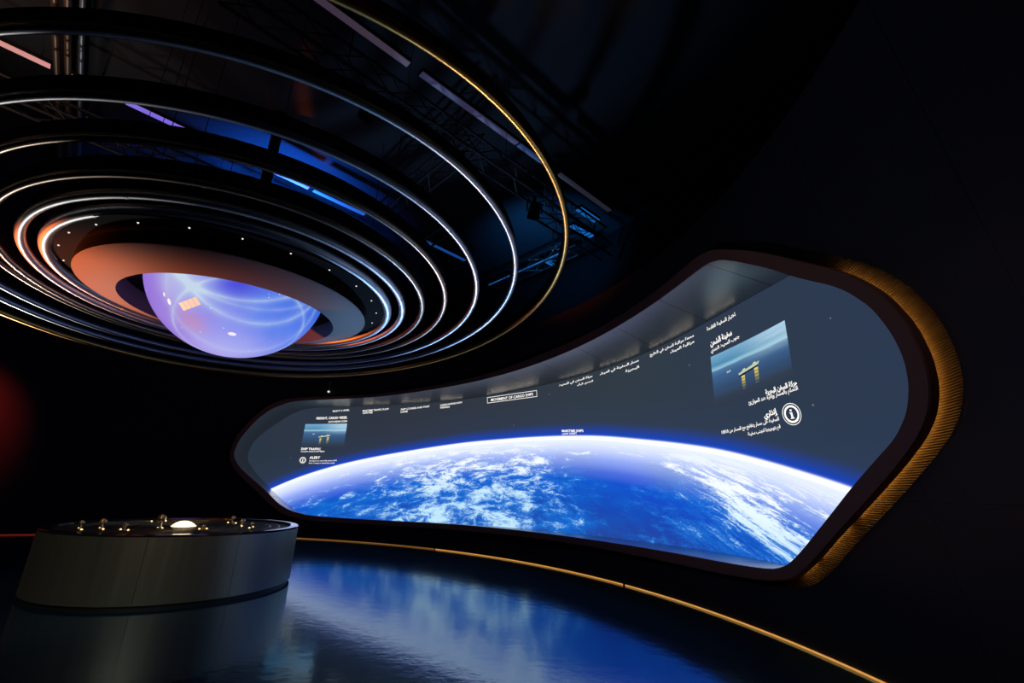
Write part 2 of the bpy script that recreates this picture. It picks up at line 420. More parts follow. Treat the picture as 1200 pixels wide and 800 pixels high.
def arabic(s):
    o = []
    for i, ch in enumerate(s):
        if ch not in AR: o.append(ch); continue
        prev = i > 0 and s[i-1] in AR and AR[s[i-1]][1] == 4
        nxt = AR[ch][1] == 4 and i+1 < len(s) and s[i+1] in AR
        code = AR[ch][0]
        o.append(chr(code + (3 if prev and nxt else 1 if prev else 2 if nxt else 0)))
    words = ''.join(o).split(' ')
    words = [w_ if (w_ and w_[0].isdigit()) else w_[::-1] for w_ in words]
    return ' '.join(reversed(words))
m_text = mat('screen_text', (0, 0, 0), emit=(1.0, .96, .90), estr=1.25)
m_gold = mat('screen_ship_light', (0, 0, 0), emit=lin((226, 200, 96)), estr=1.0)
def to_screen(name, verts2, faces, m, parent, off=.012):
    return child_mesh(name, [wp(a, z, DEPTH-off) for a, z in verts2], faces, m, parent, False)
def text_on(name, s, aL, zL, aR, zR, h, bold=.0, m=None, label=None):
    """text running from azimuth aL (left) to aR (right); baseline and cap height h in metres"""
    cu = bpy.data.curves.new('t', 'FONT'); cu.body = s; cu.size = 1; cu.resolution_u = 2; cu.offset = bold
    to = bpy.data.objects.new('t', cu); COL.objects.link(to)
    dg = bpy.context.evaluated_depsgraph_get(); me = bpy.data.meshes.new_from_object(to.evaluated_get(dg))
    bpy.data.objects.remove(to); bpy.data.curves.remove(cu)
    if not me.vertices: bpy.data.meshes.remove(me); return None
    x0 = min(v.co.x for v in me.vertices); x1 = max(v.co.x for v in me.vertices)
    y0 = min(v.co.y for v in me.vertices); y1 = max(v.co.y for v in me.vertices)
    P = []
    for v in me.vertices:
        t = (v.co.x-x0)/(x1-x0); P.append((aL+(aR-aL)*t, zL+(zR-zL)*t + ((v.co.y-y0)/(y1-y0)-.5)*h))
    o = to_screen(name, P, [tuple(p.vertices) for p in me.polygons], m or m_text, screen)
    bpy.data.meshes.remove(me)
    if label: o['label'] = label
    return o
T = text_on
T('caption_lettering', 'MOVEMENT OF CARGO SHIPS', 53.6, 4.07, 45.9, 4.09, .075, .012, label='boxed white caption')
def frame_box(aL, aR, zL, zR, hh, t=.012):
    ta = t/.19; V = []; Fc = []
    def q(a1, z1, a2, z2, a3, z3, a4, z4):
        k = len(V); V.extend([(a1, z1), (a2, z2), (a3, z3), (a4, z4)]); Fc.append((k, k+1, k+2, k+3))
    q(aL, zL-hh, aR, zR-hh, aR, zR-hh+t, aL, zL-hh+t); q(aL, zL+hh-t, aR, zR+hh-t, aR, zR+hh, aL, zL+hh)
    q(aL, zL-hh, aL-ta, zL-hh, aL-ta, zL+hh, aL, zL+hh); q(aR+ta, zR-hh, aR, zR-hh, aR, zR+hh, aR+ta, zR+hh)
    return to_screen('caption_border', V, Fc, m_text, screen)
frame_box(54.3, 45.2, 4.07, 4.09, .085)
T('caption_lettering', arabic('حركة السفن في المحيط'), 41.3, 4.19, 35.5, 4.25, .085, .02); T('caption_lettering', arabic('الهندي الآن'), 38.2, 4.12, 35.5, 4.14, .07, .02)
T('caption_lettering', arabic('مسار السفينة في الميناء'), 34.3, 4.25, 28.1, 4.32, .085, .02); T('caption_lettering', arabic('البحرية'), 30.3, 4.17, 28.2, 4.19, .07, .02)
T('caption_lettering', arabic('محطة مراقبة السفن في الخليج'), 26.4, 4.35, 20.2, 4.42, .085, .02); T('caption_lettering', arabic('مراقبة الميناء'), 23.6, 4.28, 20.3, 4.32, .07, .02)
T('caption_lettering', arabic('اختيار السفينة القادمة'), 18.5, 4.43, 15.0, 4.47, .085, .02)
T('heading_lettering', arabic('سفينة الشحن'), 18.5, 4.16, 15.85, 4.21, .13, .035, label='bold white heading'); T('subheading_lettering', arabic('جنوب المحيط الهندي'), 18.6, 4.035, 15.15, 4.10, .09, .02)
T('heading_lettering', arabic('حركة السفن البحرية'), 14.0, 3.14, 11.0, 3.17, .10, .035, label='bold white heading'); T('caption_lettering', arabic('التحكم بالمسار وإنارة عند الموانئ'), 15.9, 3.04, 11.05, 3.09, .09, .018)
T('heading_lettering', arabic('إنذاري'), 14.7, 2.80, 13.35, 2.84, .12, .035, label='bold white heading'); T('caption_lettering', arabic('السفينة على مسار يتقاطع مع المسار من 10010'), 19.4, 2.65, 13.4, 2.73, .085, .018); T('caption_lettering', arabic('قم بتوجيهها لتجنب سفينة'), 16.7, 2.57, 13.45, 2.62, .085, .018)
T('caption_lettering', 'SELECT A VESSEL', 82.9, 3.90, 79.9, 3.95, .055, .01)
T('heading_lettering', 'FREIGHT, CARGO VESSEL', 85.6, 3.65, 80.2, 3.70, .095, .02, label='bold white heading'); T('subheading_lettering', 'SOUTH INDIAN OCEAN', 83.5, 3.55, 80.2, 3.59, .06, .012)
T('heading_lettering', 'SHIP TRAFFIC', 87.7, 2.66, 84.4, 2.67, .075, .02, label='bold white heading'); T('caption_lettering', 'Course control and lights', 87.7, 2.57, 83.7, 2.60, .06, .01)
T('heading_lettering', 'ALERT', 86.15, 2.39, 84.4, 2.40, .08, .02, label='bold white heading'); T('caption_lettering', 'The ship is on a course that crosses 10010', 86.2, 2.28, 81.5, 2.32, .055, .008); T('caption_lettering', 'Steer it away to avoid this vessel', 86.2, 2.21, 81.9, 2.24, .055, .008)
T('caption_lettering', 'MARITIME TRAFFIC FLOW', 77.5, 3.92, 72.7, 3.98, .055, .012); T('caption_lettering', 'CENTRE', 77.5, 3.85, 75.7, 3.87, .055, .012)
T('caption_lettering', 'SHIP COURSE AND PORT', 70.5, 3.95, 65.1, 4.02, .055, .012); T('caption_lettering', 'LINE', 70.5, 3.87, 69.2, 3.89, .055, .012)
T('caption_lettering', 'OCEAN SHIPPING NOW', 63.15, 4.03, 59.0, 4.08, .055, .012); T('caption_lettering', 'INDIAN', 63.1, 3.96, 61.4, 3.97, .055, .012)
T('heading_lettering', 'MARITIME SHIPS', 41.5, 3.065, 38.0, 3.02, .06, .02, label='white heading at the top of the Earth'); T('caption_lettering', 'LOW ORBIT', 41.5, 2.99, 39.1, 2.975, .045, .012)
def info_icon(a, z, r):
    V = []; Fc = []
    def ring(r0, r1, n=40):
        k = len(V)
        for i in range(n):
            t = 2*PI*i/n
            for rr in (r0, r1): V.append((a+rr*math.cos(t)/.19, z+rr*math.sin(t)))
        for i in range(n):
            j = (i+1) % n; Fc.append((k+2*i, k+2*j, k+2*j+1, k+2*i+1))
    ring(r*.94, r); ring(r*.62, r*.80)
    def quad(x0, y0, x1, y1):
        k = len(V); V.extend([(a-x/.19, z+y) for x, y in ((x0, y0), (x1, y0), (x1, y1), (x0, y1))]); Fc.append((k, k+1, k+2, k+3))
    quad(-r*.10, -r*.40, r*.10, r*.16); quad(-r*.2, r*.08, 0, r*.16); quad(-r*.2, -r*.42, r*.2, -r*.34); quad(-r*.10, r*.26, r*.10, r*.42)
    return to_screen('info_icon', V, Fc, m_text, screen)
info_icon(12.18, 2.77, .155); info_icon(87.24, 2.30, .105)
# --- ship pictures
m_pic = bpy.data.materials.new('sea_picture'); m_pic.use_nodes = True
g = NG(m_pic); g.n.clear(); out = g.new('ShaderNodeOutputMaterial'); em = g.new('ShaderNodeEmission'); g.link(em.outputs[0], out.inputs[0])
uv = g.new('ShaderNodeUVMap', uv_map='pic'); sx = g.new('ShaderNodeSeparateXYZ'); g.link(uv.outputs[0], sx.inputs[0])
U, V_ = sx.outputs[0], sx.outputs[1]
cn = g.noise(g.comb(g.math('MULTIPLY', U, 3), g.math('MULTIPLY', V_, 9)), 1.2, 4)
sea = g.ramp(g.math('ADD', V_, g.math('MULTIPLY', g.math('SUBTRACT', cn.outputs[0], .5), .05)), [(0, lin((52, 62, 80))), (.3, lin((52, 78, 112))), (.55, lin((62, 98, 142))), (.66, lin((78, 120, 160))), (.70, lin((150, 200, 220))), (.78, lin((82, 140, 178))), (1, lin((118, 170, 205)))])
sunny = g.math('MULTIPLY', g.smooth(U, .25, 1.0), g.smooth(V_, .45, .9))
sea = g.mix(g.math('MULTIPLY', sunny, g.math('ADD', cn.outputs[0], .2)), sea, lin((190, 222, 240)))
g.link(g.mix(g.smooth(V_, .22, 0.0), sea, lin((50, 60, 76))), em.inputs[0])
def picture(q, name='picture_panel', label=None):
    N1, N2 = 16, 8; V = []; uvl = []; Fc = []
    (a1, z1), (a2, z2), (a3, z3), (a4, z4) = q             # top left, top right, bottom right, bottom left
    for i in range(N1+1):
        for k in range(N2+1):
            u, v = i/N1, k/N2
            a = (a4*(1-u)+a3*u)*(1-v)+(a1*(1-u)+a2*u)*v; z = (z4*(1-u)+z3*u)*(1-v)+(z1*(1-u)+z2*u)*v
            V.append((a, z)); uvl.append((u, v))
    for i in range(N1):
        for k in range(N2):
            s0 = i*(N2+1)+k; Fc.append((s0, s0+N2+1, s0+N2+2, s0+1))
    o = to_screen(name, V, Fc, m_pic, screen, .008)
    ul = o.data.uv_layers.new(name='pic')
    for lp in o.data.loops: ul.data[lp.index].uv = uvl[lp.vertex_index]
    if label: o['label'] = label
    def at(u, v):
        return ((a4*(1-u)+a3*u)*(1-v)+(a1*(1-u)+a2*u)*v, (z4*(1-u)+z3*u)*(1-v)+(z1*(1-u)+z2*u)*v)
    def patch(nm, pts, m):
        to_screen(nm, [at(*p) for p in pts], [tuple(range(len(pts)))], m, o, .010)
    patch('ship_hull', [(.37, .38), (.62, .45), (.64, .51), (.60, .50), (.59, .53), (.56, .52), (.55, .49), (.46, .46), (.45, .49), (.42, .48), (.41, .45), (.36, .43)], m_shiplight)
    patch('ship_keel', [(.37, .355), (.61, .42), (.63, .455), (.365, .39)], m_darkship)
    for (u0, u1, vt, vb) in ((.395, .44, .36, .08), (.565, .615, .41, .10)):
        for k in range(5):
            v1 = vt-(vt-vb)*k/5; v0 = vt-(vt-vb)*(k+.8)/5
            patch('light_reflection', [(u0, v0), (u1-.002*k, v0), (u1, v1), (u0, v1)], m_glints[k])
    patch('distant_boat', [(.21, .53), (.26, .54), (.26, .58), (.24, .56), (.225, .555), (.21, .58)], m_shiplight)
    return o
m_glints = [mat('glint_%d' % k, (0, 0, 0), emit=lin(c)) for k, c in enumerate([(222, 204, 120), (206, 186, 92), (168, 156, 84), (118, 118, 86), (76, 86, 92)])]
m_shiplight = mat('picture_ship', (0, 0, 0), emit=lin((196, 206, 176)), estr=1)
m_darkship = mat('picture_ship_dark', (0, 0, 0), emit=lin((20, 28, 34)), estr=1)
picture([(18.8, 3.95), (10.52, 4.06), (11.11, 3.3), (19.51, 3.14)], label='bright sea picture with a lit ship')
picture([(87.41, 3.46), (80.17, 3.51), (80.49, 2.77), (87.75, 2.74)], label='bluish sea picture with a lit ship')

# ------------------------------------------------------------------ LED line along the foot of the wall
m_base = mat('golden_base_led', (.4, .25, .1), emit=lin((214, 150, 74)), estr=1.0)
m_dim = mat('dim_golden_led', (.4, .25, .1), emit=lin((132, 88, 42)), estr=1.0)
m_red = mat('red_base_led', (.3, .05, .03), emit=lin((105, 28, 16)), estr=1.0)
def base_led(a0, a1, m, label):
    n = max(2, int((a1-a0)/1.5)); mb = MB(); pr = [(-.012, .003), (.0, .003), (.0, .022), (-.012, .022)]
    v = []; f = []
    for i in range(n+1):
        for o_, z in pr: v.append(wp(a0+(a1-a0)*i/n, z, o_-.002))
    for i in range(n):
        for k in range(4): f.append((i*4+k, (i+1)*4+k, (i+1)*4+(k+1) % 4, i*4+(k+1) % 4))
    f += [(0, 1, 2, 3), (n*4+3, n*4+2, n*4+1, n*4)]
    c = Vector(v[0]); o = obj('led_strip_light', [Vector(x)-c for x in v], f, m, None, True, c); recalc(o)
    return tag(o, label, 'LED strip', 'LED strips along the foot of the wall')
cuts = [(-75, -40.2), (-40, 29.0), (29.35, 60.0), (60.25, 104), (104.3, 141)]
labs = ['golden LED strip at the wall foot leaving the right edge of the view', 'golden LED strip along the wall foot, right of the short gap',
        'golden LED strip left of the short gap, under the screen middle', 'thin dim golden LED strip at the wall foot reaching behind the round table', 'dull red LED strip at the foot of the red lit wall far left']
for (a0, a1), lb in list(zip(cuts, labs))[1:]: base_led(a0, a1, m_red if 'red' in lb else m_dim if 'dim' in lb else m_base, lb)

# ------------------------------------------------------------------ hanging rings (all share one axis, each a little higher and more tilted)
AX = Vector((-4.508, 7.024, 0))
m_band = mat('ring_black_band', (.004, .004, .005), 0, .65, spec=.12)
m_chrome = mat('polished_chrome', (.42, .43, .45), 1.0, .38)
m_satin = mat('satin_white_metal', (.62, .63, .65), 1.0, .42)
m_cream = mat('champagne_metal', (.40, .31, .23), 1.0, .32)
m_goldr = mat('polished_gold', (.74, .38, .09), 1.0, .34)
m_cable = mat('black_wire', (.01, .01, .01), .5, .5)
RINGS = [  # centre, radius, normal, tube radius, material, words
 ((-4.4847, 7.039, 4.4844), 2.338, (-.0240, .0334, .9992), .072, m_satin, 'innermost bright white metal ring, smallest of the seven around the glowing dome'),
 ((-4.4778, 7.0433, 4.4922), 2.580, (-.0402, .0458, .9981), .056, m_satin, 'second white metal ring counted outward from the glowing dome'),
 ((-4.4498, 7.0608, 4.5051), 2.892, (-.0548, .0528, .9971), .045, m_cream, 'third ring from the dome, champagne metal with a cream gleam at left'),
 ((-4.4127, 7.0835, 4.6123), 3.238, (-.0587, .0727, .9956), .045, m_cream, 'fourth ring from the dome, champagne metal, in the middle of the seven'),
 ((-4.3483, 7.1216, 4.6573), 3.721, (-.0858, .0742, .9936), .047, m_chrome, 'fifth ring from the dome, silver, third counted from outside'),
 ((-4.2238, 7.191, 4.8003), 4.269, (-.1125, .0854, .9900), .050, m_chrome, 'large silver ring just inside the outermost golden ring'),
 ((-4.0373, 7.2849, 4.965), 4.967, (-.1376, .0961, .9858), .050, m_goldr, 'outermost and largest ring, golden metal, tilted highest'),
]
for C, r, nrm_, tr, m, lb in RINGS:
    root = thing('orbit_ring', lb, 'ring', C, 'concentric rings hanging around the glowing dome')
    q = Vector((0, 0, 1)).rotation_difference(Vector(nrm_)); root.rotation_mode = 'QUATERNION'; root.rotation_quaternion = q
    n = 200
    tb = MB().lathe([(r+tr*math.cos(2*PI*k/16), tr*math.sin(2*PI*k/16)) for k in range(16)], n, closed_profile=True)
    tb.build('metal_tube', m, root, True)
    bh = .17
    bb = MB().lathe([(r-.035, tr*.55), (r+.035, tr*.55), (r+.035, tr+bh), (r-.035, tr+bh)], n, closed_profile=True)
    bb.build('black_band', m_band, root, True, angle=40)
    for k in range(4):                                     # joint sleeves of the tube
        a = PI/2*k+.6+r
        p = [(r*math.cos(a+d), r*math.sin(a+d), 0) for d in (-.012/r*1.5, 0, .012/r*1.5)]
        MB().tube(p, tr+.004, 14).build('joint_sleeve', m, root, True, angle=40)
    for k in range(3):
        a = 2*PI/3*k+.9+r*.7
        p0 = Vector((r*math.cos(a), r*math.sin(a), tr+bh-.01)); w0 = Vector(C)+q @ p0
        p1 = q.inverted() @ (Vector((w0.x, w0.y, CZ))-Vector(C))
        MB().tube([p0, p1], .004, 6).build('suspension_cable', m_cable, root, True)

# ------------------------------------------------------------------ saucer with the glowing dome
m_disc = mat('matte_white_saucer', (.15, .142, .14), 0, .62, spec=.3)
m_house = mat('dark_brown_housing', (.011, .009, .008), 0, .8, spec=.05)
m_stud = mat('white_led_stud', (.8, .8, .8), emit=(1, .98, .93), estr=.9)
sau = thing('ceiling_saucer', 'wide saucer glowing orange at left and blue at right around the dome', 'saucer', (AX.x, AX.y, 4.15))
prof = [(1.503, 0), (1.53, -.006), (1.99, .135), (2.009, .15), (2.009, .30), (1.97, .31), (1.50, .31)]
MB().lathe([(1.503, .0), (1.99, .138), (2.009, .15)], 160).build('saucer_underside', m_disc, sau, True)
housing = MB().lathe([(2.009, .15), (2.009, .33), (2.34, .33), (2.34, .42), (1.3, .42)], 160).build('studded_housing', m_house, sau, False)
MB().lathe([(1.503, 0), (1.503, .30)], 160).build('inner_collar', mat('collar_grey', (.07, .05, .04), 0, .7), sau, True)
MB().lathe([(1.503, .30), (.4, .30)], 96).build('inner_ceiling', m_black, sau, True)
st = MB()
for k in range(24):
    a = math.radians(-120+15*k)
    b = MB(); b.lathe([(0, -.012), (.008, -.009), (.012, 0), (.012, .004)], 12, c=(2.177*math.cos(a), 2.177*math.sin(a), .328))
    b.build('stud_light', m_stud, housing, True)
MB().tube([(0, 0, .42), (0, 0, CZ-4.15)], .09, 20).build('suspension_pole', m_black, sau, True)
for k in range(3):
    a = 2*PI*k/3+.4
    MB().tube([(1.9*math.cos(a), 1.9*math.sin(a), .42), (1.9*math.cos(a), 1.9*math.sin(a), CZ-4.15)], .006, 6).build('suspension_cable', m_cable, sau, True)

m_dome = bpy.data.materials.new('projected_dome'); m_dome.use_nodes = True
g = NG(m_dome); g.n.clear(); out = g.new('ShaderNodeOutputMaterial'); em = g.new('ShaderNodeEmission'); g.link(em.outputs[0], out.inputs[0])
tc = g.new('ShaderNodeTexCoord'); sx = g.new('ShaderNodeSeparateXYZ'); g.link(tc.outputs['Object'], sx.inputs[0])
X, Y, Z = sx.outputs
nz = g.noise(tc.outputs['Object'], 1.3, 3)
gx = g.math('ADD', g.math('ADD', g.math('MULTIPLY', X, .36), g.math('MULTIPLY', Z, .10)), g.math('MULTIPLY', nz.outputs[0], .25))
gx = g.math('ADD', gx, .29)
base = g.ramp(gx, [(0, lin((150, 112, 214))), (.25, lin((164, 138, 226))), (.45, lin((140, 146, 236))), (.62, lin((96, 130, 236))), (.8, lin((52, 104, 226))), (1, lin((40, 88, 210)))])
# deep blue patch near the upper middle
def blob(cx, cy, cz, r):
    vd = g.new('ShaderNodeVectorMath', operation='DISTANCE'); g.link(tc.outputs['Object'], vd.inputs[0]); vd.inputs[1].default_value = (cx, cy, cz)
    return g.smooth(vd.outputs['Value'], r, 0.0)
DB = dict(deep=(.60, -1.05, -.45, .55), pink=(-.62, -.6, -.85, .55), low=(.1, -.2, -1.3, .8), orange=(-.09, -.76, -1.05, .33))
base = g.mix(g.math('MULTIPLY', blob(*DB['deep']), .95), base, lin((66, 62, 214)))
base = g.mix(g.math('MULTIPLY', blob(*DB['orange']), .6), base, lin((200, 140, 170)))
base = g.mix(g.math('MULTIPLY', blob(*DB['low']), .55), base, lin((186, 192, 248)))
# glowing orbit lines: the dome cut by planes
def line(n_, d, wd, st_):
    n_ = Vector(n_).normalized()
    dp = g.new('ShaderNodeVectorMath', operation='DOT_PRODUCT'); g.link(tc.outputs['Object'], dp.inputs[0]); dp.inputs[1].default_value = n_
    q = g.math('ABSOLUTE', g.math('SUBTRACT', dp.outputs['Value'], d))
    return g.math('MULTIPLY', g.math('EXPONENT', g.math('MULTIPLY', q, -1/wd)), st_)
def plane3(a, b, c):
    a, b, c = Vector(a), Vector(b), Vector(c); n_ = (b-a).cross(c-a).normalized(); return tuple(n_), n_.dot(a)
DOMELINES = []
for a_, b_, c3, wd, st_ in [((-.186, -1.198, -.469), (.518, -.943, -.729), (1.137, -.462, -.428), .03, .65), ((-.06, -1.197, -.503), (.376, -.832, -.925), (.989, -.275, -.798), .035, .7),
                            ((-.186, -1.198, -.469), (.65, -.80, -.80), (1.166, -.243, -.521), .03, .35), ((1.115, -.489, -.455), (1.117, .03, -.665), (.864, .355, -.904), .018, .6), ((-.069, -.434, -1.224), (.6, .1, -1.15), (1.1, .2, -.66), .05, .35)]:
    n_, d = plane3(a_, b_, c3); DOMELINES.append((n_, d, wd, st_))
tot = None
for n_, d, wd, st_ in DOMELINES:
    l_ = line(n_, d, wd, st_); tot = l_ if tot is None else g.math('ADD', tot, l_)
fl = g.noise(tc.outputs['Object'], 2.2, 4)
tot = g.math('MULTIPLY', tot, g.math('MULTIPLY', fl.outputs[0], 1.35, clamp=True))
tot = g.math('ADD', tot, g.math('MULTIPLY', blob(-.1, -1.17, -.55, .6), .4))
base = g.mix(g.math('MINIMUM', tot, .85), base, lin((204, 226, 236)))
vor = g.new('ShaderNodeTexVoronoi'); vor.inputs['Scale'].default_value = 5.5; g.link(tc.outputs['Object'], vor.inputs['Vector'])
base = g.mix(g.math('MULTIPLY', g.math('LESS_THAN', vor.outputs['Distance'], .05), .7), base, (.9, .92, 1))
g.link(base, em.inputs[0]); em.inputs[1].default_value = 1.0
RD = 1.30
dome = thing('projection_dome', 'glowing violet and blue half globe hanging from the saucer centre', 'dome', (AX.x, AX.y, 4.772))
v = []; f = []; n = 128; m_ = 48
for i in range(m_+1):
    ph = -PI/2 + (PI/2+.0)*i/m_*.90
    for k in range(n): v.append((RD*math.cos(ph)*math.cos(2*PI*k/n), RD*math.cos(ph)*math.sin(2*PI*k/n), RD*math.sin(ph)))
for i in range(m_):
    for k in range(n): f.append((i*n+k, i*n+(k+1) % n, (i+1)*n+(k+1) % n, (i+1)*n+k))
ds = recalc(obj('dome_shell', v, f, m_dome, dome, True))
def dome_dir(x, y):                                        # direction from the dome centre
    z = -math.sqrt(max(0, RD*RD-x*x-y*y)); return Vector((x, y, z))
m_sat = mat('satellite_projection', (0, 0, 0), emit=lin((250, 205, 170)), estr=1)
def decal(name, c, w_, h_, ang, m, n=4, rnd=False):
    c = Vector(c).normalized(); ux = Vector((0, 0, 1)).cross(c).normalized(); uy = c.cross(ux); V = []; Fc = []
    ux, uy = ux*math.cos(ang)+uy*math.sin(ang), uy*math.cos(ang)-ux*math.sin(ang)
    if rnd:
        V = [((c*RD+ux*w_/2*math.cos(2*PI*k/20)+uy*h_/2*math.sin(2*PI*k/20)).normalized()*(RD+.004)) for k in range(20)]; Fc = [tuple(range(20))]
    else:
        for i in range(n):
            x0 = -w_/2+w_*i/n+.004; x1 = -w_/2+w_*(i+1)/n-.004; k = len(V)
            V += [((c*RD+ux*x+uy*y).normalized()*(RD+.004)) for x, y in ((x0, -h_/2), (x1, -h_/2), (x1, h_/2), (x0, h_/2))]; Fc.append((k, k+1, k+2, k+3))
    return obj(name, V, Fc, m, dome)
m_sat2 = mat('star_projection', (0, 0, 0), emit=lin((245, 235, 255)), estr=1)

decal('satellite_image', (-.03, -.986, -.847), .30, .12, .35, m_sat, 4)
decal('station_image', (-.34, -.955, -.81), .09, .05, 1.3, m_sat2, rnd=True); decal('station_image', (-.401, -1.0, -.72), .06, .03, 1.3, m_sat2, rnd=True)
decal('station_image', (.376, -.539, -1.122), .11, .07, 0, m_sat2, rnd=True)

# ------------------------------------------------------------------ round table with the model of the planets
TC = Vector((-5.26, 8.16, 0)); TR = 1.723; TH = .88
tab = thing('round_display_table', 'large round metal clad table carrying a brass planet model', 'table', TC)
m_panel = mat('brushed_bronze_cladding', (.34, .32, .28), .85, .42)
g = NG(m_panel); tc = g.new('ShaderNodeTexCoord'); mp = g.new('ShaderNodeMapping'); g.link(tc.outputs['Object'], mp.inputs[0]); mp.inputs['Scale'].default_value = (14, 14, .5)
n1 = g.noise(mp.outputs[0], 1.0, 4)
g.link(g.math('ADD', g.math('MULTIPLY', n1.outputs[0], .16), .32), m_panel.node_tree.nodes['Principled BSDF'].inputs['Roughness'])
g.link(g.mix(n1.outputs[0], (.24, .25, .21), (.33, .34, .29)), m_panel.node_tree.nodes['Principled BSDF'].inputs['Base Color'])
m_plinth = mat('black_plinth', (.008, .008, .008), 0, .5)
m_gloss = mat('black_gloss_top', (.010, .011, .014), 0, .12, coat=.5)
MB().lathe([(0, 0), (TR-.035, 0), (TR-.035, .06), (0, .06)], 128).build('plinth', m_plinth, tab)
MB().lathe([(0, .06), (TR-.012, .06), (TR-.012, TH-.03), (0, TH-.03)], 128).build('core', m_plinth, tab)
gap = math.radians(.16)
for k in range(10):
    a0 = math.radians(-33+36*k)+gap/2; a1 = math.radians(-33+36*(k+1))-gap/2
    MB().lathe([(TR-.010, .052), (TR, .052), (TR, TH-.028), (TR-.010, TH-.028)], 24, a0, a1, True).build('side_panel', m_panel, tab, True, angle=40)
MB().lathe([(1.40, .835), (1.58, .845), (1.60, TH-.004), (1.615, TH), (TR-.008, TH), (TR+.004, TH-.008), (TR+.004, TH-.028), (1.40, TH-.06)], 160, closed_profile=True).build('rim', m_gloss, tab, True, angle=30)
MB().lathe([(0, .842), (1.56, .842)], 96).build('table_surface', m_gloss, tab)
m_brass = mat('brass', (.80, .58, .26), 1.0, .24)
orr = thing('planet_model', 'brass orbit tracks and small planets set around a glowing sun on the table', 'model', (TC.x, TC.y, .845))
m_sun = mat('glowing_sun', (1, .9, .7), emit=lin((255, 236, 188)), estr=3.0)
sv = MB(); sv.lathe([(.22*math.cos(t), .22*math.sin(t)-.13) for t in [math.radians(37+53*i/24) for i in range(25)]], 64)
sv.build('sun', m_sun, orr, True)
MB().lathe([(.19, 0), (.22, 0), (.22, .012), (.19, .012)], 64, closed_profile=True).build('sun_collar', m_brass, orr)
orbits = [.43, .61, .78, .90, 1.07, 1.28, 1.42]
for r in orbits:
    MB().lathe([(r-.006, 0), (r+.006, 0), (r+.006, .008), (r-.006, .008)], 128, closed_profile=True).build('orbit_track', m_brass, orr)
m_globe = mat('brass_globe', (.62, .46, .22), .9, .25)
m_dot = mat('warm_dot_light', (1, .8, .4), emit=lin((255, 214, 140)), estr=2.2)
PL = [((-5.34, 7.73), .07, .23), ((-5.93, 7.35), .055, .16), ((-6.12, 7.21), .045, .14), ((-5.56, 7.31), .04, .11), ((-4.74, 7.84), .03, .07), ((-4.55, 8.60), .05, .13), ((-4.25, 8.35), .04, .10), ((-5.0, 9.1), .05, .14), ((-6.2, 8.9), .04, .12)]
for (x, y), r, h in PL:
    r *= .8; h *= .68
    px, py = x-TC.x, y-TC.y
    p = MB(); p.lathe([(0, 0), (r*.9, 0), (r*.9, .012), (r*.3, .02), (r*.22, h-r), (0, h-r)], 20, c=(px, py, 0)); post = p.build('planet_post', m_brass, orr, True, angle=40)
    s = MB(); s.lathe([(r*math.sin(t), -r*math.cos(t)) for t in [PI*i/14 for i in range(15)]], 24, c=(px, py, h)); s.build('planet', m_globe, post, True)
    a = math.atan2(py, px); rr = math.hypot(px, py)
    for d in (-.09, .09):
        q = MB(); q.lathe([(0, .022), (.012, .018), (.014, .004)], 10, c=(rr*math.cos(a+d), rr*math.sin(a+d), 0)); q.build('dot_light', m_dot, orr, True)

# ------------------------------------------------------------------ ceiling rig
DIR = Vector((.716, .698, 0)).normalized(); PER = Vector((-DIR.y, DIR.x, 0))
# long linear lights
def lin_light(p, q, colr, st_, label, wdt=.10):
    p, q = Vector(p), Vector(q); L = (q-p).length; c = (p+q)/2
    root = thing('linear_light', label, 'ceiling light', c, 'linear lights under the ceiling')
    root.rotation_euler = (0, 0, math.atan2((q-p).y, (q-p).x))
    MB().box((0, 0, .035), (L, wdt+.03, .06)).build('housing', m_black, root)
    b = MB(); b.box((0, 0, -.004), (L-.02, wdt, .02)); b.build('diffuser', mat('linear_light_glow', (.2, .2, .2), emit=lin(colr), estr=st_), root)
    return root
Z1 = 7.4
def P1(t): return Vector((-7.43, 5.02, Z1)) + (Vector((-3.46, 9.02, Z1))-Vector((-7.43, 5.02, Z1)))*t
def P2(t): return Vector((-2.52, 4.3, Z1)) + (Vector((2.01, 8.58, Z1))-Vector((-2.52, 4.3, Z1)))*t
for a, b, c_l, lb in [(-.55, .094, (200, 128, 124), 'pink linear ceiling light seen at the upper left edge'), (.132, .152, (196, 120, 130), 'tiny pink end of a ceiling light beside the pipe bundle'),
                      (.25, .44, (124, 100, 220), 'violet linear ceiling light above the second and third rings'),
                      (.66, .785, (100, 96, 232), 'blue violet linear ceiling light seen through the rings above the dome'), (.80, 1.01, (30, 92, 205), 'clear blue linear ceiling light above the dome'),]:
    lin_light(P1(a), P1(b), c_l, 1.0, lb, .10)
for a, b, c_l, lb in [(-.1, .196, (58, 46, 60), 'dim mauve linear ceiling light at the top middle'), (.227, .55, (44, 40, 70), 'dim violet linear ceiling light inside the golden ring'),
                      (.553, .663, (24, 42, 84), 'dim slate blue linear ceiling light meeting the golden ring'), (.727, 1.0, (32, 33, 44), 'dim grey linear ceiling light outside the golden ring')]:
    lin_light(P2(a), P2(b), c_l, 1.0, lb, .10)
